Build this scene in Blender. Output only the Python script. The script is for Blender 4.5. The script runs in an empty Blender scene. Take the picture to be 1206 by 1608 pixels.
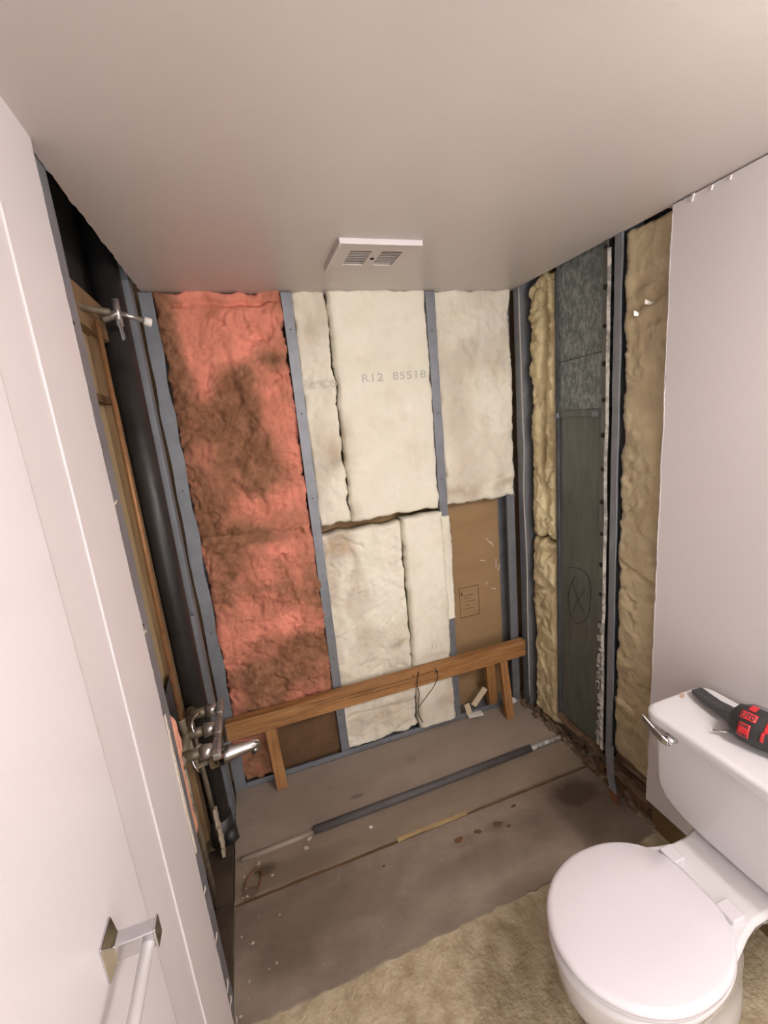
import bpy, bmesh, math, random
from mathutils import Vector, noise, Matrix
C = bpy.context.scene.collection
S = bpy.context.scene
W = 1.524; H = 2.11
# ------------------------------------------------------------------ camera
cam = bpy.data.objects.new('camera', bpy.data.cameras.new('camera')); C.objects.link(cam)
cam.data.sensor_fit = 'VERTICAL'; cam.data.sensor_height = 36.0; cam.data.lens = 669.95 / 1608 * 36
cam.data.clip_start = 0.02
ya, pi_, ro = -0.2975, -0.2124, 0.0953
Rm = Matrix.Rotation(ya, 3, 'Z') @ Matrix.Rotation(pi_, 3, 'X') @ Matrix.Rotation(ro, 3, 'Y')
M3 = Rm @ Matrix(((1, 0, 0), (0, 0, -1), (0, 1, 0)))
cam.matrix_world = Matrix.Translation((0.272, -1.7919, 1.5953)) @ M3.to_4x4()
S.camera = cam
# ------------------------------------------------------------------ world, exposure
wd = bpy.data.worlds.new('world'); S.world = wd; wd.use_nodes = True
wd.node_tree.nodes['Background'].inputs[0].default_value = (1.0, 0.95, 0.92, 1)
wd.node_tree.nodes['Background'].inputs[1].default_value = 4.5
S.view_settings.view_transform = 'Standard'; S.view_settings.look = 'None'
S.view_settings.gamma = 1; S.view_settings.exposure = 0.17; S.view_settings.use_curve_mapping = False
GLOBE = 150.0            # emission strength of the vanity globes
GLOBE_POS = [(1.30, -1.80, 1.985), (1.30, -1.96, 1.985), (1.30, -2.12, 1.985)]

# ------------------------------------------------------------------ materials
def nd(nt, t, **k):
    n = nt.nodes.new(t)
    for a, b in k.items(): setattr(n, a, b)
    return n
def mat(name, cols, scale=6, rough=.6, metal=0, stretch=(1, 1, 1), bump=0, bscale=None, detail=6, coat=0,
        spec=.5, contrast=(.3, .7), sheen=0, emit=None, sss=0, voro=False, rvar=0):
    m = bpy.data.materials.new(name); m.use_nodes = True; nt = m.node_tree
    b = nt.nodes['Principled BSDF']; b.inputs['Roughness'].default_value = rough
    b.inputs['Metallic'].default_value = metal; b.inputs['Coat Weight'].default_value = coat
    b.inputs['Specular IOR Level'].default_value = spec
    b.inputs['Sheen Weight'].default_value = sheen
    if not isinstance(cols[0], (tuple, list)): cols = [cols]
    if emit:
        b.inputs['Emission Color'].default_value = (*cols[0], 1); b.inputs['Emission Strength'].default_value = emit
    tc = nd(nt, 'ShaderNodeTexCoord'); mp = nd(nt, 'ShaderNodeMapping'); mp.inputs['Scale'].default_value = stretch
    nt.links.new(tc.outputs['Object'], mp.inputs[0])
    if len(cols) == 1 and not voro: b.inputs['Base Color'].default_value = (*cols[0], 1)
    else:
        n = nd(nt, 'ShaderNodeTexVoronoi' if voro else 'ShaderNodeTexNoise'); n.inputs['Scale'].default_value = scale
        if not voro: n.inputs['Detail'].default_value = detail; n.inputs['Roughness'].default_value = .62
        nt.links.new(mp.outputs[0], n.inputs['Vector'])
        r = nd(nt, 'ShaderNodeValToRGB'); e = r.color_ramp.elements
        while len(e) < len(cols): e.new(.5)
        for i, c in enumerate(cols):
            e[i].position = contrast[0] + (contrast[1] - contrast[0]) * i / max(1, len(cols) - 1); e[i].color = (*c, 1)
        if voro:
            sp = nd(nt, 'ShaderNodeSeparateColor'); nt.links.new(n.outputs['Color'], sp.inputs[0]); nt.links.new(sp.outputs[0], r.inputs[0])
        else: nt.links.new(n.outputs['Fac'], r.inputs[0])
        nt.links.new(r.outputs[0], b.inputs['Base Color'])
    if bump:
        n2 = nd(nt, 'ShaderNodeTexNoise'); n2.inputs['Scale'].default_value = bscale or scale * 4; n2.inputs['Detail'].default_value = 8
        nt.links.new(mp.outputs[0], n2.inputs['Vector'])
        bp = nd(nt, 'ShaderNodeBump'); bp.inputs['Strength'].default_value = bump; bp.inputs['Distance'].default_value = .01
        nt.links.new(n2.outputs['Fac'], bp.inputs['Height']); nt.links.new(bp.outputs[0], b.inputs['Normal'])
    return m
paint = mat('wall_paint', [(.635, .60, .605), (.655, .62, .625)], 2, .42, bump=.03, bscale=60)
ceil_m = mat('ceiling_paint', [(.585, .535, .51), (.63, .58, .555)], 1.5, .38, bump=.04, bscale=40)
trim_m = mat('trim_paint', [(.65, .62, .63)], 2, .3)
door_m = mat('door_enamel', [(.65, .62, .635)], 2, .24)
gyp = mat('torn_gypsum', [(.75, .70, .62), (.55, .47, .38)], 30, .9, bump=.5, bscale=120)
steel = mat('galvanized_steel', [(.18, .192, .215), (.26, .275, .305)], 9, .5, .45, bump=.05, bscale=60)
steel_d = mat('dark_steel', [(.045, .05, .055), (.11, .115, .12)], 9, .6, .3)
duct_m = mat('spangled_zinc', [(.12, .14, .14), (.18, .205, .205), (.27, .30, .295)], 75, .5, .4, voro=False, contrast=(.38, .62), stretch=(1, 1, .6), detail=3)
duct_l = mat('dull_zinc', [(.10, .108, .096), (.155, .168, .152)], 14, .42, .4, bump=.08, bscale=30, stretch=(1, 3, .5))
abs_m = mat('black_plastic', [(.012, .011, .011), (.03, .028, .028)], 8, .45)
chrome = mat('chrome', [(.62, .62, .64)], 1, .1, 1)
chrome_d = mat('dusty_chrome', [(.30, .28, .26), (.55, .53, .52)], 40, .32, .8)
brass = mat('tarnished_brass', [(.12, .10, .075), (.28, .24, .17)], 30, .5, .5)
copper = mat('copper', [(.24, .12, .05), (.38, .20, .09)], 20, .5, .4)
wood = mat('orange_pine', [(.19, .085, .028), (.33, .16, .055), (.42, .22, .085)], 5, .55, stretch=(1.2, 12, 12), bump=.2, bscale=8)
woodv = mat('orange_pine_upright', [(.19, .085, .028), (.33, .16, .055), (.40, .21, .08)], 5, .55, stretch=(12, 12, 1.2), bump=.2, bscale=8)
dark_wood = mat('dark_brown_wood', [(.02, .014, .01), (.06, .04, .025)], 12, .8)  # dark brown, for the left sole plate
wood_y = mat('dusty_pine', [(.20, .13, .06), (.38, .27, .13)], 8, .7, stretch=(2, 12, 12))
wood_d = mat('weathered_wood', [(.05, .028, .015), (.13, .08, .045), (.26, .2, .14)], 9, .8, stretch=(6, 1, 6), bump=.4, bscale=30)
wood_b = mat('brown_board', [(.16, .095, .045), (.27, .18, .09)], 5, .7, stretch=(8, 8, 1), bump=.1)
board = mat('tan_backing', [(.36, .28, .15), (.42, .33, .185)], 4, .8, stretch=(3, 3, 1))
kraft = mat('kraft_board', [(.29, .18, .085), (.36, .235, .12)], 3, .75, stretch=(1, 1, 3), bump=.05)
kraft_d = mat('stained_kraft', [(.07, .035, .015), (.17, .09, .04)], 6, .8, bump=.2)
black = mat('cavity_shade', [(.02, .014, .012)], 1, .9)  # near-black stands in for shade inside cavities and holes
ceram = mat('white_porcelain', [(.68, .67, .69)], 1, .12, spec=.6, coat=.3)
plast = mat('white_seat_plastic', [(.67, .645, .685)], 1, .22)
rubber = mat('black_rubber', [(.018, .018, .019), (.03, .03, .03)], 60, .5)
redp = mat('red_plastic', [(.50, .02, .025)], 1, .4)
greyp = mat('grey_plastic', [(.14, .14, .15)], 1, .4)
grey_b = mat('grey_metal_blade', [(.05, .05, .055), (.09, .09, .1)], 30, .45, .4)
ink = mat('faded_print', [(.56, .56, .50)], 1, .9)
ink_d = mat('dark_print', [(.10, .06, .03)], 1, .9)
pen = mat('pen_line', [(.03, .03, .03)], 1, .8)
vent_m = mat('vent_plastic', [(.61, .56, .53)], 1, .45)
vent_back_m = mat('vent_backing', [(.30, .26, .22)], 10, .7)
paper = mat('scrap_paper', [(.62, .52, .36)], 1, .8)
whitep = mat('white_scrap', [(.75, .72, .68)], 1, .7)
goo = mat('white_compound', [(.55, .53, .48), (.22, .22, .2)], 40, .8, contrast=(.4, .6))
rust = mat('rusty_steel', [(.10, .035, .015), (.2, .09, .04)], 30, .8)
sill = mat('grey_sill', [(.055, .052, .052), (.10, .095, .095)], 8, .6, bump=.15, bscale=30)

def batt_mat(name, clean, clean2, dirty, dirty2, coat=0, rough=.95, fine=260):
    """fibre: two clean tones, two dirty tones mixed by the mesh's own dirt attribute"""
    m = bpy.data.materials.new(name); m.use_nodes = True; nt = m.node_tree; b = nt.nodes['Principled BSDF']
    b.inputs['Roughness'].default_value = rough; b.inputs['Specular IOR Level'].default_value = .2 if not coat else .5
    b.inputs['Coat Weight'].default_value = coat; b.inputs['Coat Roughness'].default_value = .12
    at = nd(nt, 'ShaderNodeAttribute', attribute_name='dirt'); tc = nd(nt, 'ShaderNodeTexCoord')
    def nz(s, d=6):
        n = nd(nt, 'ShaderNodeTexNoise'); n.inputs['Scale'].default_value = s; n.inputs['Detail'].default_value = d
        nt.links.new(tc.outputs['Object'], n.inputs['Vector']); return n
    def mix(f, a, c):
        x = nd(nt, 'ShaderNodeMix', data_type='RGBA')
        nt.links.new(f, x.inputs[0])
        for i, v in ((6, a), (7, c)):
            if isinstance(v, tuple): x.inputs[i].default_value = (*v, 1)
            else: nt.links.new(v, x.inputs[i])
        return x.outputs[2]
    def ramp(f, p0, p1):
        r = nd(nt, 'ShaderNodeMapRange'); r.inputs[1].default_value = p0; r.inputs[2].default_value = p1
        nt.links.new(f, r.inputs[0]); return r.outputs[0]
    n1 = nz(9, 8); n2 = nz(22, 8); n3 = nz(fine, 3)
    c = mix(ramp(n1.outputs['Fac'], .35, .65), clean, clean2)
    d = mix(ramp(n2.outputs['Fac'], .35, .65), dirty, dirty2)
    ad = nd(nt, 'ShaderNodeMath', operation='MULTIPLY_ADD'); ad.inputs[1].default_value = .35
    nt.links.new(n2.outputs['Fac'], ad.inputs[0]); nt.links.new(at.outputs['Fac'], ad.inputs[2])
    f = ramp(ad.outputs[0], .2, 1.1)
    col = mix(f, c, d)
    nt.links.new(col, b.inputs['Base Color'])
    sm = nd(nt, 'ShaderNodeMath', operation='ADD'); nt.links.new(n3.outputs['Fac'], sm.inputs[0])
    n4 = nz(45, 6); nt.links.new(n4.outputs['Fac'], sm.inputs[1])
    bp = nd(nt, 'ShaderNodeBump'); bp.inputs['Strength'].default_value = .35; bp.inputs['Distance'].default_value = .006
    nt.links.new(sm.outputs[0], bp.inputs['Height']); nt.links.new(bp.outputs[0], b.inputs['Normal'])
    if coat: nt.links.new(bp.outputs[0], b.inputs['Coat Normal'])
    return m
pink_m = batt_mat('pink_fibreglass', (.80, .30, .22), (.60, .23, .155), (.21, .10, .052), (.32, .155, .09))
peach_m = batt_mat('peach_fibreglass', (.80, .42, .30), (.74, .36, .25), (.5, .25, .16), (.5, .3, .2))
white_m = batt_mat('white_fibreglass', (.88, .85, .74), (.84, .81, .67), (.50, .38, .24), (.50, .45, .38))
cream_m = batt_mat('cream_fibreglass', (.74, .65, .41), (.64, .55, .33), (.25, .165, .075), (.34, .25, .13))
film_m = batt_mat('film_covered_fibreglass', (.50, .42, .26), (.42, .35, .21), (.26, .18, .10), (.32, .24, .14), coat=.7, rough=.6, fine=60)

# ------------------------------------------------------------------ object helpers
def wloc(o):
    v = Vector(o.location)
    while o.parent: o = o.parent; v += Vector(o.location)
    return v
def obj(name, bm, m, parent=None, smooth=False, label=None, bevel=0, seg=2):
    me = bpy.data.meshes.new(name); bmesh.ops.recalc_face_normals(bm, faces=bm.faces); bm.to_mesh(me); bm.free()
    o = bpy.data.objects.new(name, me); C.objects.link(o)
    mm = m if isinstance(m, (list, tuple)) else [m]
    for x in mm: me.materials.append(x)
    if smooth:
        for p in me.polygons: p.use_smooth = True
    if parent is not None:
        o.parent = parent; me.transform(Matrix.Translation(-wloc(parent)))
    else:
        xs = [v.co for v in me.vertices]
        c = Vector(((min(v.x for v in xs) + max(v.x for v in xs)) / 2, (min(v.y for v in xs) + max(v.y for v in xs)) / 2, min(v.z for v in xs)))
        me.transform(Matrix.Translation(-c)); o.location = c
    if bevel:
        md = o.modifiers.new('bevel', 'BEVEL'); md.width = bevel; md.segments = seg; md.limit_method = 'ANGLE'; md.angle_limit = .6
    if label: o['label'] = label
    return o
def tag(o, label, cat, group=None):
    o['label'] = label; o['category'] = cat
    if group: o['group'] = group
    return o
def struct(name, bm, m, **k):
    o = obj(name, bm, m, **k); o['kind'] = 'structure'; return o
def thing(name, loc, label, cat, group=None):
    o = bpy.data.objects.new(name, None); o.empty_display_size = .05; C.objects.link(o); o.location = loc
    return tag(o, label, cat, group)
def box(bm, x0, x1, y0, y1, z0, z1, mi=0):
    vs = [bm.verts.new((x, y, z)) for x in (x0, x1) for y in (y0, y1) for z in (z0, z1)]
    for f in ((0, 1, 3, 2), (4, 6, 7, 5), (0, 4, 5, 1), (2, 3, 7, 6), (0, 2, 6, 4), (1, 5, 7, 3)):
        fc = bm.faces.new([vs[i] for i in f]); fc.material_index = mi
    return vs
def bx(*a):
    bm = bmesh.new(); box(bm, *a); return bm
def obox(bm, c, size, rot):
    vs = box(bm, -size[0] / 2, size[0] / 2, -size[1] / 2, size[1] / 2, -size[2] / 2, size[2] / 2)
    R = rot.to_matrix() if hasattr(rot, 'to_matrix') and not isinstance(rot, Matrix) else rot
    for v in vs: v.co = R @ v.co + Vector(c)
def tube(bm, pts, r, n=12, cap=True):
    pts = [Vector(p) for p in pts]; rs = r if isinstance(r, (list, tuple)) else [r] * len(pts)
    rings = []; up = None
    for i, p in enumerate(pts):
        t = (pts[min(i + 1, len(pts) - 1)] - pts[max(i - 1, 0)]).normalized()
        if up is None: up = t.orthogonal().normalized()
        up = (up - t * up.dot(t)).normalized(); s = t.cross(up)
        rings.append([bm.verts.new(p + (up * math.cos(a) + s * math.sin(a)) * rs[i]) for a in [2 * math.pi * k / n for k in range(n)]])
    for a, b in zip(rings, rings[1:]):
        for k in range(n): bm.faces.new((a[k], a[(k + 1) % n], b[(k + 1) % n], b[k]))
    if cap: bm.faces.new(rings[0][::-1]); bm.faces.new(rings[-1])
def loft(bm, rings):
    R = [[bm.verts.new(p) for p in r] for r in rings]; n = len(R[0])
    for a, b in zip(R, R[1:]):
        for k in range(n): bm.faces.new((a[k], a[(k + 1) % n], b[(k + 1) % n], b[k]))
    bm.faces.new(R[0][::-1]); bm.faces.new(R[-1])
def prism(bm, pts, off):
    """closed polygon of 3-D points pushed along off"""
    a = [bm.verts.new(p) for p in pts]; b = [bm.verts.new(Vector(p) + Vector(off)) for p in pts]; n = len(a)
    bm.faces.new(a[::-1]); bm.faces.new(b)
    for k in range(n): bm.faces.new((a[k], a[(k + 1) % n], b[(k + 1) % n], b[k]))
def smoothpts(pts, k=6):
    pts = [Vector(p) for p in pts]; out = []
    for i in range(len(pts) - 1):
        p0, p1, p2, p3 = pts[max(i - 1, 0)], pts[i], pts[i + 1], pts[min(i + 2, len(pts) - 1)]
        for j in range(k):
            t = j / k
            out.append(.5 * ((2 * p1) + (p2 - p0) * t + (2 * p0 - 5 * p1 + 4 * p2 - p3) * t * t + (3 * p1 - p0 - 3 * p2 + p3) * t ** 3))
    out.append(pts[-1]); return out
def fbm(x, y, z=0, o=5): return noise.fractal(Vector((x, y, z)), 1.0, 2.1, o)

# ------------------------------------------------------------------ batts
def batt(name, axis, u0, u1, v0, v1, front, thick, m, seed, label=None, amp=.006, wr=.0, edge=.02, rag=.004, step=.007, top=None,
         dirt=0.0, dvar=.5, blots=(), folds=(), flat=(), cat='insulation', group=None, parent=None, bow=None, leftcurve=None):
    """axis 'y': sheet in x,z facing -y ; axis 'x+' faces +x, 'x-' faces -x (u is y). returns (obj, height fn)"""
    nu = max(4, int((u1 - u0) / step)); nv = max(4, int((v1 - v0) / step))
    def h(u, v):
        eu = min(u - u0, u1 - u); ev = min((v - v0) / edge, (v1 - v) / (top or edge))
        e = max(0, min(1, eu / edge)); e2 = max(0, min(1, ev))
        p = math.sqrt(max(0, 1 - (1 - e) ** 2)) * math.sqrt(max(0, 1 - (1 - e2) ** 2))
        wx = fbm(u * 3 + seed, v * 3) * .22; wy = fbm(u * 3, v * 3 + seed + 9) * .22
        a = fbm(u * 9 + seed * 7, v * 9, seed) * amp * 1.6 + fbm(u * 38 + seed, v * 38, seed) * amp * .55
        r = 0
        if wr:
            r = -(1 - min(1, abs(fbm((u + wx) * 6, (v + wy) * 5.0, seed, 3)) * 5)) ** 2 * wr \
                - (1 - min(1, abs(fbm((u + wy) * 12 + 5, (v + wx) * 8, seed, 3)) * 4)) ** 2 * wr * .5
        for (fu, fv, gu, gv, w, d) in folds:
            L = math.hypot(gu - fu, gv - fv); t = max(0, min(1, ((u - fu) * (gu - fu) + (v - fv) * (gv - fv)) / L / L))
            dd = math.hypot(u - fu - t * (gu - fu) + .006 * fbm(u * 20, v * 20, seed), v - fv - t * (gv - fv) + .006 * fbm(v * 20, u * 20, seed))
            r -= d * math.exp(-(dd / w) ** 2)
        for (fu, fv, ru, rv, d) in flat:
            r -= d * math.exp(-((u - fu) / ru) ** 4 - ((v - fv) / rv) ** 4)
        return -edge * .9 * (1 - p) + a + r
    bm = bmesh.new(); F = []; Bk = []; dv = []
    def P(u, v, w):
        if axis == 'y': return (u, front - w, v)
        if axis == 'x+': return (front + w, u, v)
        return (front - w, u, v)
    for j in range(nv + 1):
        r1 = []; r2 = []
        for i in range(nu + 1):
            u = u0 + (u1 - u0) * i / nu; v = v0 + (v1 - v0) * j / nv
            du = dvv = 0
            cu = (i / nu - .5) * 2; cv = (j / nv - .5) * 2
            du = (abs(cu) ** 8) * rag * 2 * fbm(v * 14, seed + (3 if cu > 0 else 0), 0) * 1.5 + (abs(cu) ** 12) * rag * fbm(v * 70, seed, 1)
            dvv = (abs(cv) ** 8) * rag * 2 * fbm(u * 14, seed + (3 if cv > 0 else 0), 5) * 1.5
            if bow: u += bow(v) * (1 if leftcurve is None else (leftcurve if cu < 0 else 1))
            r1.append(bm.verts.new(P(u + du, v + dvv, h(u, v))))
            d = dirt + dvar * fbm(u * 5 + seed, v * 3.2 + .3 * fbm(u * 4, v * 4, 1), seed + 3, 6)
            for (bu, bv, ru, rv, s) in blots:
                qx = (u - bu + .05 * fbm(u * 9, v * 9, seed)) / ru; qz = (v - bv + .05 * fbm(v * 9, u * 9, seed + 4)) / rv
                d += s * math.exp(-qx * qx - qz * qz)
            dv.append(d)
            r2.append((u + du, v + dvv))
        F.append(r1); Bk.append(r2)
    for j in range(nv):
        for i in range(nu): bm.faces.new((F[j][i], F[j][i + 1], F[j + 1][i + 1], F[j + 1][i]))
    loop = [(0, i) for i in range(nu)] + [(j, nu) for j in range(nv)] + [(nv, i) for i in range(nu, 0, -1)] + [(j, 0) for j in range(nv, 0, -1)]
    b = []
    for (j, i) in loop:
        u, v = Bk[j][i]; b.append(bm.verts.new(P(u, v, -thick)))
        dv.append(dirt + .25)
    n = len(loop)
    for k in range(n):
        a0 = F[loop[k][0]][loop[k][1]]; a1 = F[loop[(k + 1) % n][0]][loop[(k + 1) % n][1]]
        bm.faces.new((a0, b[k], b[(k + 1) % n], a1))
    bm.faces.new(b)
    o = obj(name, bm, m, parent, smooth=True)
    at = o.data.attributes.new('dirt', 'FLOAT', 'POINT'); at.data.foreach_set('value', dv)
    if parent is None: tag(o, label, cat, group)
    return o, h
def decal_text(name, s, size, m, parent, place, sx=1.0, bold=.0):
    cu = bpy.data.curves.new(name, 'FONT'); cu.body = s; cu.size = size; cu.extrude = 0; cu.offset = bold; cu.space_character = 1.1
    t = bpy.data.objects.new('tmp', cu); C.objects.link(t)
    dg = bpy.context.evaluated_depsgraph_get(); me = bpy.data.meshes.new_from_object(t.evaluated_get(dg))
    bpy.data.objects.remove(t)
    bm = bmesh.new(); bm.from_mesh(me)
    bmesh.ops.triangulate(bm, faces=bm.faces)
    bmesh.ops.subdivide_edges(bm, edges=[e for e in bm.edges if e.calc_length() > .012], cuts=2)
    for v in bm.verts: v.co = place(v.co.x * sx, v.co.y)
    return obj(name, bm, m, parent)

# ------------------------------------------------------------------ the shell
rnd = random.Random(7)
def ragged(p0, p1, n, j, axis):
    out = []
    for i in range(n + 1):
        t = i / n; p = Vector(p0).lerp(Vector(p1), t)
        k = j * (fbm(t * 22, p0[1] * 3, 2) + .5 * rnd.uniform(-1, 1))
        p[axis] += k; out.append(p)
    return out
# floor: bare slab, old adhesive field, raised pan bed
floor_m = mat('rough_floor', [(.27, .215, .135), (.40, .335, .22), (.52, .45, .32)], 16, .95, bump=.6, bscale=90, contrast=(.3, .7))
bm = bx(-.3, 1.9, -3.2, .4, -.12, 0)
struct('floor', bm, floor_m)
def floor_mat(name, a, b, c, spots):
    m = mat(name, [a, b], 4, .62, bump=.18, bscale=25, stretch=(.8, 1.6, 1), detail=9); nt = m.node_tree; bs = nt.nodes['Principled BSDF']
    src = bs.inputs['Base Color'].links[0].from_socket
    tc = nd(nt, 'ShaderNodeTexCoord'); wn = nd(nt, 'ShaderNodeTexNoise'); wn.inputs['Scale'].default_value = 14; wn.inputs['Detail'].default_value = 5
    nt.links.new(tc.outputs['Object'], wn.inputs['Vector'])
    acc = None
    for (x, y, rx, ry, s) in spots:
        mp = nd(nt, 'ShaderNodeMapping'); mp.inputs['Location'].default_value = (-x / rx, -y / ry, 0); mp.inputs['Scale'].default_value = (1 / rx, 1 / ry, 0)
        nt.links.new(tc.outputs['Object'], mp.inputs[0])
        ln = nd(nt, 'ShaderNodeVectorMath', operation='LENGTH'); nt.links.new(mp.outputs[0], ln.inputs[0])
        ad = nd(nt, 'ShaderNodeMath', operation='ADD'); nt.links.new(ln.outputs['Value'], ad.inputs[0]); nt.links.new(wn.outputs['Fac'], ad.inputs[1])
        mr = nd(nt, 'ShaderNodeMapRange'); mr.inputs[1].default_value = 1.75; mr.inputs[2].default_value = 1.15; mr.inputs[4].default_value = s
        nt.links.new(ad.outputs[0], mr.inputs[0])
        if acc is None: acc = mr.outputs[0]
        else:
            q = nd(nt, 'ShaderNodeMath', operation='MAXIMUM'); nt.links.new(acc, q.inputs[0]); nt.links.new(mr.outputs[0], q.inputs[1]); acc = q.outputs[0]
    mx = nd(nt, 'ShaderNodeMix', data_type='RGBA'); nt.links.new(acc, mx.inputs[0]); nt.links.new(src, mx.inputs[6]); mx.inputs[7].default_value = (*c, 1)
    nt.links.new(mx.outputs[2], bs.inputs['Base Color']); return m
def slab(name, y0, y1, z1, m, j=.006, x0=0.0, x1=1.50):
    bm = bmesh.new(); pts = [(x0, y1, -.02), (x1, y1, -.02)] + [tuple(p) for p in ragged((x1, y0, -.02), (x0, y0, -.02), 60, j, 1)]
    prism(bm, pts, (0, 0, z1 + .02)); return struct(name, bm, m)
# stain and painted-shadow spots are given relative to each slab's own centre
f1 = floor_mat('adhesive_field', (.155, .118, .09), (.29, .235, .19), (.08, .056, .04),
               [(1.36 - .75, .08, .10, .07, .9), (1.28 - .75, .02, .22, .1, .45), (.08, .075, .05, .022, .35), (.23, .08, .045, .02, .35), (-.5, .07, .36, .11, .45), (-.6, -.02, .12, .1, .5), (.12, -.02, .2, .06, .3)])  # first two spots: stain with the tank's cast shadow painted in
slab('floor.001', -.825, -.497, .008, f1, .005)
slab('floor.004', -.500, -.480, .003, kraft_d, .001)
f2 = floor_mat('pan_apron', (.19, .15, .11), (.26, .205, .155), (.07, .048, .03), [(-.65, .0, .05, .03, .9), (-.70, -.06, .04, .03, .7), (-.6, -.04, .3, .05, .35)])
slab('floor.002', -.483, -.33, .014, f2, .003)
f3 = floor_mat('pan_bed', (.235, .19, .155), (.31, .255, .21), (.10, .08, .065), [(-.25, -.09, .03, .012, .7), (.04, 0, .03, .02, .3)])
slab('floor.003', -.325, .02, .022, f3, .002)
# ceiling
bm = bmesh.new()
pts = [tuple(p) for p in ragged((-.0, -.80, H), (.012, -.003, H), 50, .0035, 0)] + [(.012, .09, H)]
pts += [(W, .09, H), (W + .002, -.75, H), (W + .08, -.75, H), (W + .08, -3.1, H), (-.3, -3.1, H), (-.3, -.80, H)]
prism(bm, pts, (0, 0, .013)); struct('ceiling', bm, ceil_m)
struct('dark_deck', bx(-.4, 2.0, -3.2, .5, 2.30, 2.34), black)  # unseen deck added to block light and keep the cavities dark
# drywall left (edge torn) and its torn paper lip
bm = bmesh.new()
e = ragged((.0, -.842, -.0), (.0, -.832, H), 110, .0028, 1)
prism(bm, [(0, -1.25, 0)] + [tuple(p) for p in e] + [(0, -1.25, H)], (.012, 0, 0))
struct('wall_left', bm, [paint])
# door casing strip and the open door leaf beyond it
bm = bx(.012, .026, -1.205, -1.068, 0, 2.08); struct('trim_1', bm, trim_m, bevel=.005, seg=3)
bm = bx(.002, .042, -2.02, -1.207, .012, 2.10); d = struct('door_1', bm, door_m, bevel=.018, seg=6)
bm = bmesh.new(); tube(bm, [(.0262, -1.0695, 0), (.0262, -1.0695, 2.08)], .0022, 8); struct('trim_bright_bead', bm, door_m)  # bead added to draw the bright line along the casing edge
struct('wall_left.001', bx(-.012, .0, -3.1, -1.25, 0, H), paint)
# right wall
bm = bmesh.new()
e = ragged((1.512, -.775, .10), (1.512, -.778, H - .005), 90, .0035, 1)
e = [p + Vector((0, -.02 * math.exp(-((p.z - 1.9) / .05) ** 2) * 0, 0)) for p in e]
prism(bm, [(1.512, -3.1, .10)] + [tuple(p) for p in e] + [(1.512, -3.1, H)], (.012, 0, 0))
struct('wall_right', bm, paint)
bm = bmesh.new()
for i in range(150):
    z = .12 + (H - .16) * i / 149 + rnd.uniform(-.003, .003); y = -.777 + .0035 * fbm(z * 9, 2) + rnd.uniform(-.0008, .0008)
    obox(bm, (1.512, y, z), (.003, rnd.uniform(.0015, .003), .02), Matrix.Rotation(rnd.uniform(-.06, .06), 3, 'X'))
o = obj('torn_edge', bm, paint, bpy.data.objects['wall_right'], label='white ragged paper along the cut edge')
for y, l in ((-.835, .010), (-.885, .006), (-.93, .005)):
    bm = bmesh.new(); obox(bm, (1.5105, y, H - .012), (.004, l * .6, l * 1.8), Matrix.Rotation(.3, 3, 'X')); obj('paint_chip', bm, whitep, bpy.data.objects['wall_right'])
bm = bx(1.515, 1.524, -3.1, -.80, 0, .11)
struct('baseboard_right', bm, mat('bare_adhesive', [(.10, .06, .022), (.15, .095, .04)], 8, .8))
# back wall, front wall behind the camera with a doorway added to let in fill light
struct('wall_back', bx(-.12, 1.68, .092, .104, 0, 2.3), kraft)
bm = bmesh.new(); box(bm, -.3, .12, -3.1, -3.0, 0, H); box(bm, .95, 1.6, -3.1, -3.0, 0, H); box(bm, .12, .95, -3.1, -3.0, 2.04, H)
struct('wall_front', bm, paint)
# outer skins of the two side cavities
struct('wall_left.002', bx(-.118, -.106, -1.2, .1, 0, 2.03), board)
struct('wall_left.004', bx(-.118, -.106, -1.2, .1, 2.03, 2.3), black)  # panel continues; shadow of the ceiling edge painted in as black
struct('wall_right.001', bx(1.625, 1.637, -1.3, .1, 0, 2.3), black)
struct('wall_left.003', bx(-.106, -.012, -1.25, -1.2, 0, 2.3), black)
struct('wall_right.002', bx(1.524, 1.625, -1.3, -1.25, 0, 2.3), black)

# ------------------------------------------------------------------ steel framing
def stud(name, label, axis, a0, a1, front, depth, z0, z1, m=steel, group=None, wav=0, seed=0, screws=(), web='lo', side=1, lean=None, parent=None):
    """C section: visible flange a0..a1 at 'front', web going back 'depth'"""
    n = 40; t = .0015; prof = []
    bm = bmesh.new()
    def sec(z):
        w = wav * fbm(z * 5, seed, 0, 3); w2 = wav * fbm(z * 7, seed + 5, 0, 3); L = lean(z) if lean else 0
        lo, hi = a0 + w + L, a1 + w2 + L
        wb = lo if web == 'lo' else hi; ot = hi if web == 'lo' else lo; s = 1 if web == 'lo' else -1
        P = [(ot, .008), (ot, 0), (wb, 0), (wb, depth), (ot, depth), (ot, depth - t), (wb + s * t, depth - t), (wb + s * t, t), (ot - s * t, t), (ot - s * t, .008)]
        out = []
        for a, d in P:
            if axis == 'y': out.append((a, front + d, z))
            else: out.append((front + side * d, a, z))
        return out
    loft(bm, [sec(z0 + (z1 - z0) * i / n) for i in range(n + 1)])
    r = thing(name, ((a0 + a1) / 2 if axis == 'y' else front, front if axis == 'y' else (a0 + a1) / 2, z0), label, 'stud', group)
    obj('channel', bm, m, r)
    for zz in screws:
        bm = bmesh.new(); c = (a0 + a1) / 2 + wav * fbm(zz * 5, seed, 0, 3)
        if axis == 'y': tube(bm, [(c, front - .002, zz), (c, front + .004, zz)], .0035, 8)
        else: tube(bm, [(front - side * .002, c, zz), (front + side * .004, c, zz)], .0035, 8)
        obj('screw', bm, steel_d, r)
    return r
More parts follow.
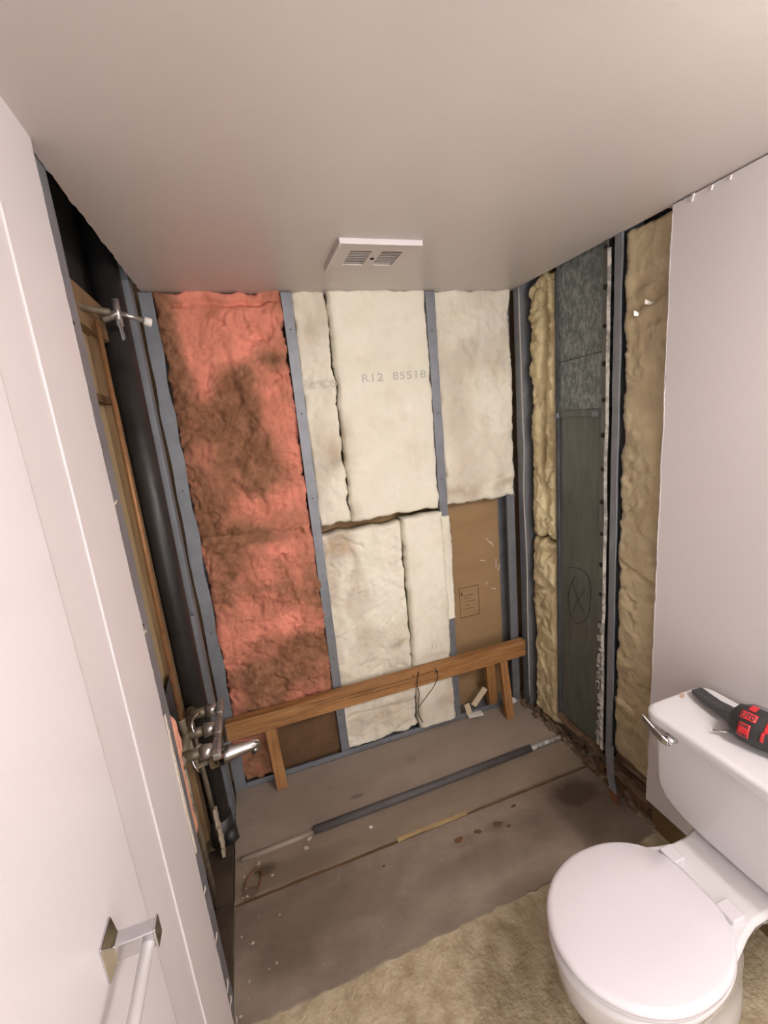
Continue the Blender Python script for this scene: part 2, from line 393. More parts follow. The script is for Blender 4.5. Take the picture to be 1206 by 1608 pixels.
stud('metal_stud', 'grey steel stud between the pink insulation and the white insulation', 'y', .493, .532, 0, .09, .022, H - .003, screws=(.25, .55, .95, 1.3, 1.65, 1.97), wav=.002)
stud('metal_stud', 'grey steel stud on the back wall between the two upper white batts', 'y', 1.096, 1.136, -.001, .09, .022, H - .003, screws=(.5, 1.3, 1.6, 1.95), wav=.003, seed=4)
stud('metal_stud', 'bent grey steel stud in the back left corner, left edge of the pink insulation', 'y', .0, .046, -.002, .09, .022, H - .003, wav=.008, seed=2, screws=(.8, 1.4, 2.02))
stud('metal_stud', 'grey steel stud just behind the torn edge of the left wall', 'x', -.826, -.738, -.001, .085, .0, H + .02, side=-1, wav=.003, seed=8, screws=(1.2, 1.83))
stud('metal_stud', 'grey steel stud in the left wall beside the black vent pipe', 'x', -.115, -.062, -.001, .085, .0, 2.2, side=-1, wav=.004, seed=11, screws=(1.0,))
stud('metal_stud', 'thin grey steel stud standing right behind the tub valve', 'x', -.150, -.138, -.001, .03, .0, .95, side=-1, wav=.002, seed=14)
stud('metal_stud', 'dark steel stud at the right edge of the brown board', 'y', 1.462, 1.505, .004, .085, .022, H, m=steel, web='hi', wav=.001, seed=5)
stud('metal_stud', 'grey steel corner stud where the right wall meets the back wall', 'x', -.062, -.008, W - .002, .09, .022, H + .03, side=1, wav=.001, seed=15)
stud('metal_stud', 'grey steel stud between the sheet metal duct and the film covered insulation', 'x', -.598, -.572, W - .004, .09, .12, 2.2, side=1, wav=.003, seed=17, web='hi')
# bent foot of that stud
r = thing('stud_foot', (1.50, -.62, 0), 'bent loose grey steel stud end reaching down to the floor by the right wall', 'stud')
bm = bmesh.new(); loft(bm, [[(x, y - .018, z), (x, y + .018, z), (x + .004, y + .018, z), (x + .004, y - .018, z)] for x, y, z in ((1.522, -.592, .19), (1.512, -.60, .14), (1.495, -.625, .07), (1.475, -.66, .028))])
obj('channel', bm, steel, r)
bm = bmesh.new(); loft(bm, [[(x, y - .02, z), (x, y + .02, z), (x + .006, y + .02, z), (x + .006, y - .02, z)] for x, y, z in ((1.4745, -.66, .034), (1.462, -.675, .01))])
obj('rusty_end', bm, rust, r, label='rusty brown stud end')
bm = bmesh.new(); box(bm, .048, 1.46, -.004, .0, .022, .05); box(bm, .048, 1.46, -.004, .09, .018, .024)
tag(obj('metal_track', bm, steel), 'grey steel floor track along the bottom of the back wall', 'track')
# white compound smeared on the duct flange
# ------------------------------------------------------------------ insulation of the back wall
B = [(.047, 1.98, .06, .13, .9), (.03, 1.75, .06, .12, .7), (.29, 1.79, .06, .10, .9), (.18, 1.66, .08, .10, .8), (.43, 1.87, .06, .06, .8), (.25, 1.55, .08, .10, .9),
     (.11, 1.40, .09, .12, .7), (.30, 1.44, .07, .08, .8), (.26, 1.18, .12, .06, .8), (.08, 1.22, .07, .09, .8), (.26, .50, .12, .10, 1.0), (.10, .58, .08, .08, .8), (.07, .97, .05, .12, .5),
     (.45, 1.30, .05, .12, .5), (.47, .90, .04, .12, .5), (.42, .62, .08, .05, .5), (.3, .95, .14, .03, .4), (.15, 1.05, .06, .05, .5),
     (.27, 2.0, .15, .12, -1.1), (.16, 1.88, .05, .08, -.5), (.42, 1.68, .06, .10, -.8), (.38, 1.32, .10, .05, -.5), (.40, .98, .08, .08, -.4), (.14, .75, .10, .08, -.5), (.32, .75, .12, .08, -.5), (.35, 1.08, .06, .05, -.6)]
batt('insulation_batt', 'y', .040, .497, .30, H + .004, .0, .075, pink_m, 3.3, 'tall dirty pink fibreglass batt between the back left corner and the first steel stud', top=.003,
     amp=.011, wr=.013, edge=.03, rag=.006, step=.0055, dirt=.37, dvar=.75, blots=B, folds=[(.10, 2.07, .48, 2.07, .012, .02), (.02, 1.2, .45, 1.17, .01, .012), (.25, 1.95, .30, 1.6, .02, .012)])
batt('insulation_batt', 'y', .03, .20, .035, .30, .01, .06, pink_m, 5.1, 'small dirty pink fibreglass clump under the wooden rail, lower left corner', amp=.008, wr=.014, edge=.03, rag=.01, dirt=.8, dvar=.5)
bm = bx(.20, .492, .03, .04, .03, .36); tag(obj('brown_board', bm, kraft_d), 'dark stained brown board under the left part of the wooden rail', 'board')
bw, _ = batt('insulation_batt', 'y', .529, .668, 1.170, H + .004, .006, .07, white_m, 11.2, 'narrow white fibreglass batt, upper left beside the pink one', top=.003, amp=.006, wr=.004, rag=.004, dirt=.22, dvar=.45,
     blots=[(.64, 1.45, .05, .06, .4), (.62, 1.98, .05, .08, .3)], folds=[(.6, 1.76, .66, 1.68, .01, .006)])
bc, hc = batt('insulation_batt', 'y', .674, 1.098, 1.168, H + .004, -.004, .08, white_m, 14.7, 'wide clean white fibreglass batt in the upper middle, with faint printed digits', top=.003, amp=.004, wr=.002, edge=.022, rag=.003, dirt=-.1, dvar=.35,
     blots=[(.69, 1.5, .03, .1, .5), (.70, 1.2, .04, .05, .5)])
batt('insulation_batt', 'y', 1.134, 1.512, 1.165, H + .004, -.002, .07, white_m, 18.3, 'white fibreglass batt in the upper right of the back wall, above the brown board', top=.003, amp=.006, wr=.004, rag=.005, dirt=.1, dvar=.45,
     blots=[(1.38, 1.83, .12, .12, .45), (1.3, 1.9, .04, .05, .4), (1.2, 1.22, .1, .03, .5), (1.45, 1.23, .05, .03, .5)], folds=[(1.2, 1.95, 1.28, 1.99, .008, .005), (1.36, 1.25, 1.48, 1.28, .006, .005)])
batt('insulation_batt', 'y', .520, .898, .045, 1.130, .004, .08, white_m, 21.9, 'creased white fibreglass batt, lower left above and below the wooden rail', amp=.006, wr=.006, rag=.004, dirt=.08, dvar=.45,
     blots=[(.60, 1.08, .06, .07, .7), (.66, .92, .03, .2, .5), (.68, .70, .06, .2, .45), (.84, .53, .04, .03, .6), (.55, .8, .04, .2, .3), (.7, .18, .3, .1, .6)],
     folds=[(.60, 1.10, .70, 1.05, .008, .014), (.63, 1.09, .66, 1.0, .01, .01), (.66, 1.0, .66, .5, .012, .005), (.56, .22, .86, .20, .012, .008), (.6, .46, .75, .47, .01, .006)],
     flat=[(.7, .36, .3, .09, .012)])
bl, hl = batt('insulation_batt', 'y', .902, 1.100, .045, 1.150, -.022, .10, white_m, 25.5, 'narrow pale yellow fibreglass batt standing proud, left of the brown board', amp=.004, wr=.003, edge=.018, rag=.003, dirt=.06, dvar=.3,
     blots=[(1.0, .48, .1, .06, .25), (1.0, .18, .2, .1, .6)], flat=[(1.0, .36, .2, .07, .022)])
batt('insulation_batt', 'y', 1.096, 1.141, .60, 1.130, -.012, .012, white_m, 26.5, 'thin pale edge flap of fibreglass overlapping the second stud', amp=.003, edge=.01, rag=.002, dirt=.05, dvar=.3)
def onb(x0, z0, front, h, off=.0022, slope=0):
    return lambda a, b: Vector((x0 + a, front - h(x0 + a, z0 + b + slope * a) - off, z0 + b + slope * a))
decal_text('printed_text', 'R12', .046, ink, bc, onb(.775, 1.755, -.004, hc), 1.25, .0004)
decal_text('printed_text', '85518', .046, ink, bc, onb(.915, 1.757, -.004, hc), 1.25, .0004)
decal_text('printed_text', 'RTCO', .040, ink, bw, onb(.562, 1.745, .0, lambda u, v: .008), .95)
decal_text('printed_text', '212', .036, ink, bl, onb(.985, .478, -.022, hl), 1.1)
# printed frame on the brown board
r = bpy.data.objects['wall_back']
bm = bmesh.new(); yb = .0905
for (x0, x1, z0, z1) in ((1.215, 1.33, .700, .7025), (1.215, 1.33, .535, .5375), (1.215, 1.2175, .535, .7025), (1.3275, 1.33, .535, .7025), (1.225, 1.235, .66, .675), (1.24, 1.30, .655, .657),
                         (1.24, 1.28, .64, .6415), (1.24, 1.31, .62, .6215), (1.225, 1.30, .58, .5815), (1.25, 1.27, .60, .6025)): box(bm, x0, x1, yb, .0925, z0, z1)
obj('printed_frame', bm, ink_d, r)
bm = bmesh.new()
for (x, z, a, l) in ((1.40, .93, .9, .04), (1.42, .91, 1.1, .03), (1.36, .83, .3, .03), (1.44, .80, 1.6, .05), (1.46, .78, 1.9, .05), (1.42, .66, .4, .03), (1.38, .7, 2.3, .02)):
    obox(bm, (x, .090, z), (l, .002, .003), Matrix.Rotation(a, 3, 'Y'))
obj('scratch', bm, whitep, r, label='pale scratches')

# ------------------------------------------------------------------ right wall contents
batt('insulation_batt', 'x-', -.262, -.092, .985, H - .002, 1.532, .08, cream_m, 31.1, 'upper narrow cream fibreglass strip on the right wall, between corner stud and duct', amp=.010, wr=.012, edge=.03, rag=.012, dirt=.1, dvar=.5,
     folds=[(-.20, 2.0, -.17, 1.35, .018, .03), (-.15, 1.6, -.2, 1.1, .012, .012)], blots=[(-.2, 1.8, .03, .2, .4)])
batt('insulation_batt', 'x-', -.263, -.088, .03, .975, 1.530, .08, cream_m, 33.7, 'lower narrow cream fibreglass strip on the right wall, under the horizontal joint', amp=.008, wr=.007, edge=.035, rag=.008, dirt=.15, dvar=.45,
     folds=[(-.26, .93, -.12, .90, .012, .015), (-.26, .75, -.12, .72, .01, .012)])
film, hf = batt('insulation_batt', 'x-', -.90, -.600, .16, H - .002, 1.530, .08, film_m, 37.3, 'tan fibreglass batt under clear plastic film, next to the cut right wall', amp=.006, wr=.006, edge=.022, rag=.004, dirt=.15, dvar=.35,
     folds=[(-.75, 1.9, -.63, 1.86, .012, .008), (-.72, 1.82, -.64, 1.80, .01, .01), (-.78, .93, -.62, 1.0, .008, .01)], blots=[(-.7, .3, .1, .15, .5), (-.65, 1.0, .03, .1, .4), (-.73, 1.85, .06, .1, .3)])
bm = bmesh.new(); obox(bm, (1.538, -.722, 1.02), (.006, .016, .045), Matrix.Rotation(.5, 3, 'X'))
tag(obj('wood_chip', bm, mat('chip', [(.42, .25, .08)], 1, .7)), 'small yellow brown chip stuck to the film covered insulation', 'chip')
gloss = mat('film_highlight_gloss', [(.62, .58, .5)], 1, .08, spec=.9)  # pale gloss for small folds added to make the film's highlight
for zc, yc, w_ in ((1.875, -.70, .011), (1.852, -.66, .008)):
    bm = bmesh.new(); loft(bm, [[(1.535, yc - w_ * k, zc - .004 * k), (1.528, yc - w_ * .3, zc - .011 * k), (1.516, yc + w_ * .5, zc + dz), (1.534, yc + w_, zc + .006 * k)] for k, dz in ((.3, -.007), (1, 0), (.4, .008))])
    obj('highlight_fold', bm, gloss, film, label='pale glossy fold added as a highlight on the film')
# duct
r = thing('sheet_metal_duct', (1.56, -.39, .09), 'tall galvanized sheet metal duct between the studs of the right wall', 'duct')
bm = bx(1.540, 1.61, -.515, -.268, 1.56, 2.28); obj('upper_section', bm, duct_m, r, bevel=.003, label='spangled upper duct section')
bm = bx(1.543, 1.61, -.52, -.264, .12, 1.555); obj('lower_section', bm, duct_l, r, bevel=.003, label='smooth darker lower duct section')
bm = bx(1.534, 1.545, -.52, -.262, 1.535, 1.562); obj('joint_strip', bm, duct_l, r, bevel=.002)
bm = bmesh.new(); loft(bm, [[(1.5385, -.268, z), (1.5385, -.515, z + .006), (1.542, -.515, z + .006), (1.542, -.268, z)] for z in (1.752, 1.757)]); obj('seam', bm, steel_d, r)
for y, w in ((-.275, .022), (-.488, .032)):
    bm = bx(1.526, 1.542, y - w / 2, y + w / 2, 1.533, 1.553); obj('clip', bm, steel, r, bevel=.002)
bm = bmesh.new(); tube(bm, smoothpts([(1.541, -.33, .885), (1.541, -.39, .90), (1.541, -.44, .885), (1.541, -.46, .83), (1.541, -.45, .72), (1.541, -.40, .65), (1.541, -.35, .66), (1.541, -.33, .76), (1.541, -.37, .86)]), .0012, 5)
tube(bm, smoothpts([(1.541, -.35, .83), (1.541, -.40, .74), (1.541, -.43, .70)]), .001, 5); tube(bm, smoothpts([(1.541, -.43, .82), (1.541, -.38, .74), (1.541, -.36, .68)]), .001, 5)
obj('pen_scribble', bm, pen, r)
bm = bx(1.532, 1.545, -.28, -.268, .12, 2.1); obj('side_flange', bm, steel_d, r)
# perforated flange with white compound at the duct's near edge
r = thing('metal_bead', (1.53, -.555, .14), 'perforated metal corner strip smeared with white compound, right of the duct', 'strip')
bm = bmesh.new()
loft(bm, [[(1.518 + .002 * fbm(z * 6, 1), -.556 + .005 * fbm(z * 4, 9) - .004, z), (1.514, -.548 + .005 * fbm(z * 4, 9), z), (1.52, -.544 + .005 * fbm(z * 4, 9), z)] for z in [.14 + .02 * i for i in range(98)]])
obj('bead', bm, goo, r)
bm = bx(1.520, 1.522, -.546, -.522, .14, 2.15); obj('flange', bm, duct_l, r)
for k in range(15):
    bm = bmesh.new(); z = .34 + k * .125; tube(bm, [(1.5185, -.534, z), (1.5225, -.534, z)], .008 + .002 * (k % 2), 10)
    obj('hole', bm, black, r)
bm = bmesh.new()
for i in range(26):
    z = .16 + i * .022 + rnd.uniform(-.01, .01); obox(bm, (1.517, -.537 + rnd.uniform(-.008, .01), z), (.006, rnd.uniform(.006, .02), rnd.uniform(.01, .03)), Matrix.Rotation(rnd.uniform(-.5, .5), 3, 'X'))
obj('compound_smear', bm, goo, r)
# cable
bm = bmesh.new(); tube(bm, smoothpts([(1.503, -.076, 2.10), (1.503, -.078, 1.9), (1.502, -.082, 1.7), (1.50, -.088, 1.5), (1.50, -.092, 1.4), (1.502, -.078, 1.21), (1.50, -.087, 1.0), (1.50, -.093, .8), (1.502, -.085, .6), (1.503, -.084, .44), (1.503, -.086, .1)]), .0035, 8)
tag(obj('electrical_cable', bm, mat('cable_grey', [(.38, .37, .36)], 1, .5), smooth=True), 'thin pale grey cable running down the back right corner', 'cable')
# rotten sole plate and rubble along the foot of the right wall
r = thing('sole_plate', (1.57, -.75, 0), 'rotten splintered wood sole plate at the foot of the right wall', 'plate')
for (y0, y1, x0, z0, dz, hh) in ((-1.2, -.60, 1.545, .125, .0, .03), (-1.2, -.57, 1.525, .06, .0, .035), (-1.2, -.66, 1.53, .0, 0, .03), (-.52, -.27, 1.53, .085, 0, .03)):
    bm = bmesh.new(); loft(bm, [[(x0 + .004 * fbm(y * 9, x0), y, z0 + .006 * fbm(y * 14, z0)), (x0 + .08, y, z0), (x0 + .08, y, z0 + hh), (x0 + .01 + .006 * fbm(y * 12, 5), y, z0 + hh + .006 * fbm(y * 17, 8))] for y in [y0 + (y1 - y0) * i / 30 for i in range(31)]])
    obj('splintered_board', bm, wood_d, r)
r = thing('rubble_heap', (1.5, -.5, 0), 'dark rotted wood and dust rubble in the gap under the duct', 'rubble')
bm = bmesh.new()
for i in range(160):
    y = rnd.uniform(-.82, -.02); s = rnd.uniform(.006, .028); x = 1.505 + rnd.uniform(0, .06) - (.02 if y > -.4 else 0)
    obox(bm, (x, y, s * .4 + (.015 if y > -.33 else .0)), (s, s * rnd.uniform(.5, 2), s * .7), Matrix.Rotation(rnd.uniform(0, 3), 3, Vector((rnd.random(), rnd.random(), rnd.random())).normalized()))
o = obj('chunks', bm, wood_d, r); o['kind'] = 'stuff'
bm = bmesh.new(); 
for i in range(8):
    y = -.55 - .03 * i; obox(bm, (1.54, y, .03 + .02 * (i % 3)), (.02, .03, .05 + .01 * (i % 2)), Matrix.Rotation(.5 * i, 3, 'X'))
obj('rotten_blocks', bm, kraft_d, r)

# ------------------------------------------------------------------ wooden ledger rail
r = thing('wooden_rail', (.77, -.03, 0.31), 'long orange pine ledger rail fixed across the lower back wall', 'rail')
bm = bmesh.new()
loft(bm, [[(x, -.055 - .0015 * fbm(x * 3, 1), .318), (x, -.012, .318), (x, -.012, .402), (x, -.055 + .001 * fbm(x * 9, 4), .402 + .001 * fbm(x * 12, 7))] for x in [.015 + 1.495 * i / 60 for i in range(61)]])
obj('beam', bm, wood, r, bevel=.002)
bm = bmesh.new()
tube(bm, smoothpts([(.40, -.0565, .372), (.62, -.0567, .377), (.80, -.0567, .374), (.98, -.0567, .380)]), .0014, 5); tube(bm, smoothpts([(.55, -.0565, .36), (.85, -.0565, .356)]), .001, 5)
obj('crack', bm, ink_d, r)
for xx in (.87, .99, 1.0):
    bm = bmesh.new(); tube(bm, [(xx, -.0585, .385 - (xx - .87) * .1), (xx, -.05, .385 - (xx - .87) * .1)], .004, 8); obj('nail', bm, steel_d, r)
def post(label, x0t, x0b, w, yt, yb, name='wooden_post'):
    bm = bmesh.new(); loft(bm, [[(x, y, z), (x + w, y, z), (x + w, y + .03, z), (x, y + .03, z)] for x, y, z in ((x0b, yb, .022), (x0t, yt, .317))])
    tag(obj(name, bm, woodv, bevel=.002), label, 'post')
post('short leaning wooden post holding up the left end of the rail', .168, .178, .048, -.055, -.075)
post('front wooden post under the right end of the rail, foot splayed forward', 1.352, 1.345, .042, -.058, -.115)
post('rear wooden post under the right end of the rail, leaning behind the front one', 1.275, 1.315, .05, -.045, .0)
bm = bx(1.14, 1.46, .01, .03, .27, .29); tag(obj('wood_lath', bm, wood), 'thin pale lath crossing the brown board under the rail', 'lath')
# hanging wire
bm = bmesh.new(); tube(bm, smoothpts([(.90, -.062, .402), (.885, -.065, .34), (.895, -.055, .28), (.887, -.05, .215), (.89, -.04, .15), (.91, -.035, .10)]), .0022, 6)
tube(bm, smoothpts([(.89, -.045, .20), (.93, -.055, .25), (.97, -.063, .30), (.995, -.066, .35), (.985, -.064, .40)]), .0020, 6)
tag(obj('wire_loop', bm, mat('brown_wire', [(.05, .035, .025)], 1, .6), smooth=True), 'thin dark wire loop hanging from the middle of the rail', 'wire')
# scraps
def scrap(name, c, size, rot, m, label, cat='scrap', group=None):
    bm = bmesh.new(); obox(bm, c, size, rot); return tag(obj(name, bm, m), label, cat, group)
scrap('paper_scrap', (1.245, -.012, .125), (.035, .005, .11), Matrix.Rotation(.75, 3, 'Y'), paper, 'cream paper strip leaning against the brown board under the rail')
scrap('paper_scrap', (1.175, -.012, .075), (.03, .004, .06), Matrix.Rotation(-.2, 3, 'Y'), paper, 'small upright cream scrap left of the leaning strip')
scrap('plaster_scrap', (1.21, -.02, .035), (.085, .03, .008), Matrix.Rotation(.1, 3, 'Y'), whitep, 'flat white plaster scrap lying on the floor track')
scrap('plaster_scrap', (1.43, -.01, .04), (.06, .04, .015), Matrix.Rotation(.2, 3, 'Z'), whitep, 'white plaster scrap in the corner behind the front post')

# ------------------------------------------------------------------ pan lip, wood strip
r = thing('floor_pipe', (.8, -.335, .014), 'long dark grey pipe lying along the edge of the raised floor bed', 'pipe')
bm = bmesh.new(); tube(bm, [(.30, -.334, .027), (.8, -.330, .027), (1.33, -.322, .027)], .016, 16); obj('pipe', bm, sill, r, smooth=True)
bm = bmesh.new(); tube(bm, [(.02, -.336, .016), (.30, -.333, .018)], .010, 12); obj('thin_end', bm, f3, r, smooth=True, label='thinner dusty brown left end')
bm = bmesh.new(); tube(bm, [(1.33, -.322, .025), (1.50, -.318, .025)], .010, 12); obj('pale_end', bm, goo, r, smooth=True, label='paler dusty right end')
bm = bmesh.new(); loft(bm, [[(x, -.494 + .004 * fbm(x * 5, 3), .006), (x, -.482 + .003 * fbm(x * 7, 1), .006), (x, -.483, .017 + .002 * fbm(x * 15, 2)), (x, -.491, .015)] for x in [.60 + .30 * i / 30 for i in range(31)]])
tag(obj('wood_strip', bm, wood_y), 'thin splintered yellow wood strip stuck in the floor joint', 'strip')
bm = bmesh.new(); tube(bm, smoothpts([(.03, -.46, .019), (.045, -.42, .021), (.075, -.40, .02), (.095, -.42, .022), (.085, -.46, .019), (.075, -.475, .018)]), .003, 6)
tag(obj('rusty_wire', bm, rust), 'short curled rusty wire lying at the left end of the floor', 'wire')
crumb_m = mat('plaster_crumb', [(.38, .32, .25)], 1, .9)
def crumb_bm(s, sd):
    q = random.Random(sd); bm = bmesh.new(); bmesh.ops.create_icosphere(bm, subdivisions=1, radius=s)
    for v in bm.verts: v.co = Vector((v.co.x * 1.3, v.co.y, v.co.z * .6)) * q.uniform(.7, 1.2)
    return bm
proto = None
def crumb(x, y, z, s, label, group, m=crumb_m, sd=1):
    bm = crumb_bm(s, sd)
    for v in bm.verts: v.co += Vector((x, y, z + s * .4))
    return tag(obj('plaster_crumb', bm, m), label, 'crumb', group)
def zfl(x, y): return .022 if y > -.32 else .014 if y > -.483 else .008 if y > -.825 else 0
rr = random.Random(5)
for i in range(22):
    x = .02 + abs(rr.gauss(0, .055)); y = rr.uniform(-.48, -.34) if i < 12 else rr.uniform(-.8, -.55)
    crumb(x, y, zfl(x, y), rr.uniform(.002, .0055), 'small pale plaster crumb on the floor beside the torn left wall', 'crumbs along the left wall', sd=i)
for i in range(20):
    x = rr.uniform(.25, 1.42); y = rr.uniform(-.8, -.03)
    crumb(x, y, zfl(x, y), rr.uniform(.0013, .003), 'tiny pale crumb scattered over the open floor', 'crumbs on the open floor', sd=40 + i)
for i in range(10):
    crumb(rr.uniform(.05, .25), rr.uniform(-.86, -.80), 0.0, rr.uniform(.002, .004), 'pale crumb on the beige floor near the left wall', 'crumbs at the beige floor edge', sd=70 + i)
crumb(.52, -.40, .014, .007, 'larger white crumb in the middle of the floor apron', None, whitep, 90)
for i, (x, y) in enumerate(((.28, -.33), (.26, -.365))): crumb(x, y - .02, .014, .011, ('pale lump just right of the thin left end of the floor pipe', 'pale lump in front of the left end of the floor pipe')[i], None, crumb_m, 95 + i)
for i, (x, y, sz, lb) in enumerate(((.90, -.575, .016, 'dark brown flake on the floor nearest the toilet, middle of a row of three'), (1.09, -.535, .011, 'small dark brown flake near the stained right part of the floor'), (.985, -.578, .022, 'largest dark brown flake on the adhesive floor'),
        (1.02, -.60, .012, 'brown flake touching the front of the largest flake'), (.82, -.575, .022, 'flat reddish brown flake left of the largest one'), (.52, -.56, .008, 'lone tiny dark flake in the middle left of the floor'))):
    q = random.Random(i + 4); bm = bmesh.new(); prism(bm, [(x + sz * q.uniform(.6, 1.3) * math.cos(a), y + .55 * sz * q.uniform(.5, 1.3) * math.sin(a), .006) for a in [k * .7 for k in range(9)]], (0, 0, .005))
    tag(obj('brown_flake', bm, kraft_d if i != 4 else rust), lb, 'flake')
# torn paper curls along the foot of the left wall
for i, (z, l) in enumerate(((.03, .035), (.12, .025), (.17, .03), (.34, .03), (.50, .02), (1.48, .02), (1.2, .015), (.95, .02))):
    bm = bmesh.new(); y = -.826; y -= .012; tube(bm, smoothpts([(.010, y, z), (.014, y + l * .5, z + .006), (.011, y + l, z + .004 * (i % 3))]), [.0018] * 7 + [.0022] * 4 + [.001] * 2, 4)
    tag(obj('paper_curl', bm, gyp), 'curl of torn paper on the cut edge of the left wall, ' + ('lowest one', 'second from the floor', 'third from the floor', 'below the rusty wire', 'above the rusty wire', 'highest one', 'second from the top', 'third from the top')[i], 'paper')
bm = bmesh.new(); loft(bm, [[(.0122, -.832 - w, z), (.0122, -.826, z), (.0145, -.826, z), (.0140, -.832 - w, z)] for z, w in ((.62, .001), (.7, .006), (.8, .008), (.88, .006), (1.0, .001))])
tag(obj('paper_flap', bm, gyp), 'long torn paper flap on the edge of the left wall beside the valve', 'paper')

# ------------------------------------------------------------------ left wall cavity
tag(obj('wood_blocking', bx(-.105, -.065, -.76, -.22, 1.90, 2.0), wood_b), 'brown wood block across the left cavity behind the shower arm', 'block')
r = thing('wood_brace', (-.09, -.4, 1.72), 'brown upright boards below the shower arm block in the left cavity', 'boards')
obj('board', bx(-.105, -.092, -.50, -.35, 1.74, 1.90), board, r); obj('board', bx(-.105, -.085, -.34, -.24, 1.72, 1.90), wood_b, r)
obj('crosspiece', bx(-.105, -.08, -.50, -.24, 1.715, 1.735), kraft_d, r)
obj('batten', bx(-.105, -.080, -.285, -.235, .1, 1.72), wood_b, r)
r = thing('vent_pipe', (-.055, -.15, 0), 'thick black vertical vent pipe in the left wall', 'pipe')
bm = bmesh.new(); tube(bm, [(-.047, -.205, .05), (-.047, -.205, 2.28)], .041, 28); obj('pipe', bm, abs_m, r, smooth=True)
bm = bmesh.new(); tube(bm, [(-.047, -.205, .0), (-.047, -.205, .12)], .046, 28); obj('coupling', bm, abs_m, r, smooth=True)
bm = bmesh.new(); prism(bm, [(-.088, -.46, .58), (-.088, -.25, .56), (-.088, -.25, .74), (-.088, -.30, .82), (-.088, -.46, .80)], (.003, 0, 0))
tag(obj('nail_plate', bm, steel_d), 'dark metal plate fixed on the tan panel beside the valve', 'plate')
batt('insulation_batt', 'x+', -.73, -.59, .48, .84, -.026, .05, peach_m, 44.0, 'small clean peach fibreglass scrap tucked behind the left wall edge', amp=.006, edge=.02, rag=.01, dirt=-.4, dvar=.3)
# riser and shower arm
bm = bmesh.new(); tube(bm, [(-.055, -.42, .70), (-.050, -.40, 1.925)], .0068, 12)
tag(obj('copper_riser', bm, copper, smooth=True), 'vertical copper pipe rising from the valve to the shower arm', 'pipe')
r = thing('shower_arm', (0, -.38, 1.94), 'bare metal shower elbow and threaded stub at the top of the left wall', 'shower arm')
bm = bmesh.new(); tube(bm, smoothpts([(-.085, -.50, 1.945), (-.05, -.43, 1.945), (-.015, -.40, 1.945)]), .009, 12); obj('feed_pipe', bm, brass, r, smooth=True)
bm = bmesh.new(); tube(bm, [(-.04, -.385, 1.93), (-.005, -.37, 1.948), (.0, -.37, 1.95)], .011, 12); tube(bm, [(-.002, -.37, 1.915), (-.002, -.37, 1.985)], .009, 10); obj('elbow', bm, chrome_d, r, smooth=True)
bm = bmesh.new(); tube(bm, [(.0, -.37, 1.95), (.055, -.34, 1.935)], .007, 12); obj('stub', bm, chrome_d, r, smooth=True)
bm = bmesh.new(); tube(bm, [(.055, -.34, 1.935), (.072, -.333, 1.93)], .012, 12); obj('taped_end', bm, whitep, r, smooth=True, label='white taped end')
bm = bmesh.new(); obox(bm, (.0, -.375, 1.905), (.004, .03, .05), Matrix.Rotation(.4, 3, 'X')); obj('bracket', bm, steel, r)
# valve
r = thing('tub_valve', (.0, -.36, .60), 'dusty chrome three handle tub valve on the left wall, above the spout', 'valve')
VZ = .655; VY = (-.525, -.42, -.315)
bm = bmesh.new(); tube(bm, [(-.05, -.56, VZ), (-.05, -.285, VZ)], .016, 14)
for y in VY: tube(bm, [(-.05, y, VZ), (.012, y, VZ)], [.018, .015], 14)
tube(bm, smoothpts([(-.05, -.56, VZ), (-.075, -.57, VZ - .02), (-.07, -.56, VZ - .08), (-.07, -.54, VZ - .12)]), .013, 12); tube(bm, smoothpts([(-.05, -.42, VZ), (-.055, -.42, VZ + .03), (-.055, -.42, VZ + .06)]), .012, 12)
tube(bm, [(-.05, -.42, VZ), (-.05, -.38, .50), (.02, -.36, .50)], .012, 12)
obj('body', bm, brass, r, smooth=True)
for y in VY:
    bm = bmesh.new(); tube(bm, [(.006, y, VZ), (.040, y, VZ)], [.024, .018], 18); s = obj('sleeve', bm, chrome_d, r, smooth=True)
    bm = bmesh.new(); a = [(0, -.042, -.010), (0, -.016, -.018), (0, .016, -.018), (0, .042, -.010), (0, .042, .010), (0, .016, .018), (0, -.016, .018), (0, -.042, .010)]
    prism(bm, [(.040, y + p[1], VZ + p[2]) for p in a], (.020, 0, 0)); obj('handle', bm, chrome_d, r, bevel=.004, seg=3)
for (y, z, x) in ((-.50, .625, -.012), (-.39, .665, -.018)):
    bm = bmesh.new(); q = []
    for k in range(15):
        a = math.radians(20 + 180 * k / 14); q.append((x + .010 * math.sin(a * 2), y + .042 * math.cos(a), z + .042 * math.sin(a) - .01))
    tube(bm, q, [.002 + .003 * math.sin(math.pi * k / 14) for k in range(15)], 8); obj('clip_ring', bm, chrome, r, smooth=True)
r = thing('tub_spout', (.09, -.36, .50), 'shiny chrome tub spout pointing right below the valve', 'spout')
def sring(x, ry, rz, zc, n=20): return [(x, -.36 + ry * math.cos(2 * math.pi * k / n), zc + rz * math.sin(2 * math.pi * k / n)) for k in range(n)]
bm = bmesh.new(); loft(bm, [sring(-.006, .032, .034, .50), sring(-.002, .036, .038, .50), sring(.05, .033, .034, .503), sring(.10, .027, .026, .508), sring(.14, .022, .020, .509), sring(.158, .017, .015, .507), sring(.163, .009, .008, .505)])
obj('body', bm, chrome, r, smooth=True)
bm = bmesh.new(); tube(bm, [(.143, -.36, .502), (.144, -.36, .476)], [.016, .014], 14); obj('nozzle', bm, chrome, r, smooth=True)
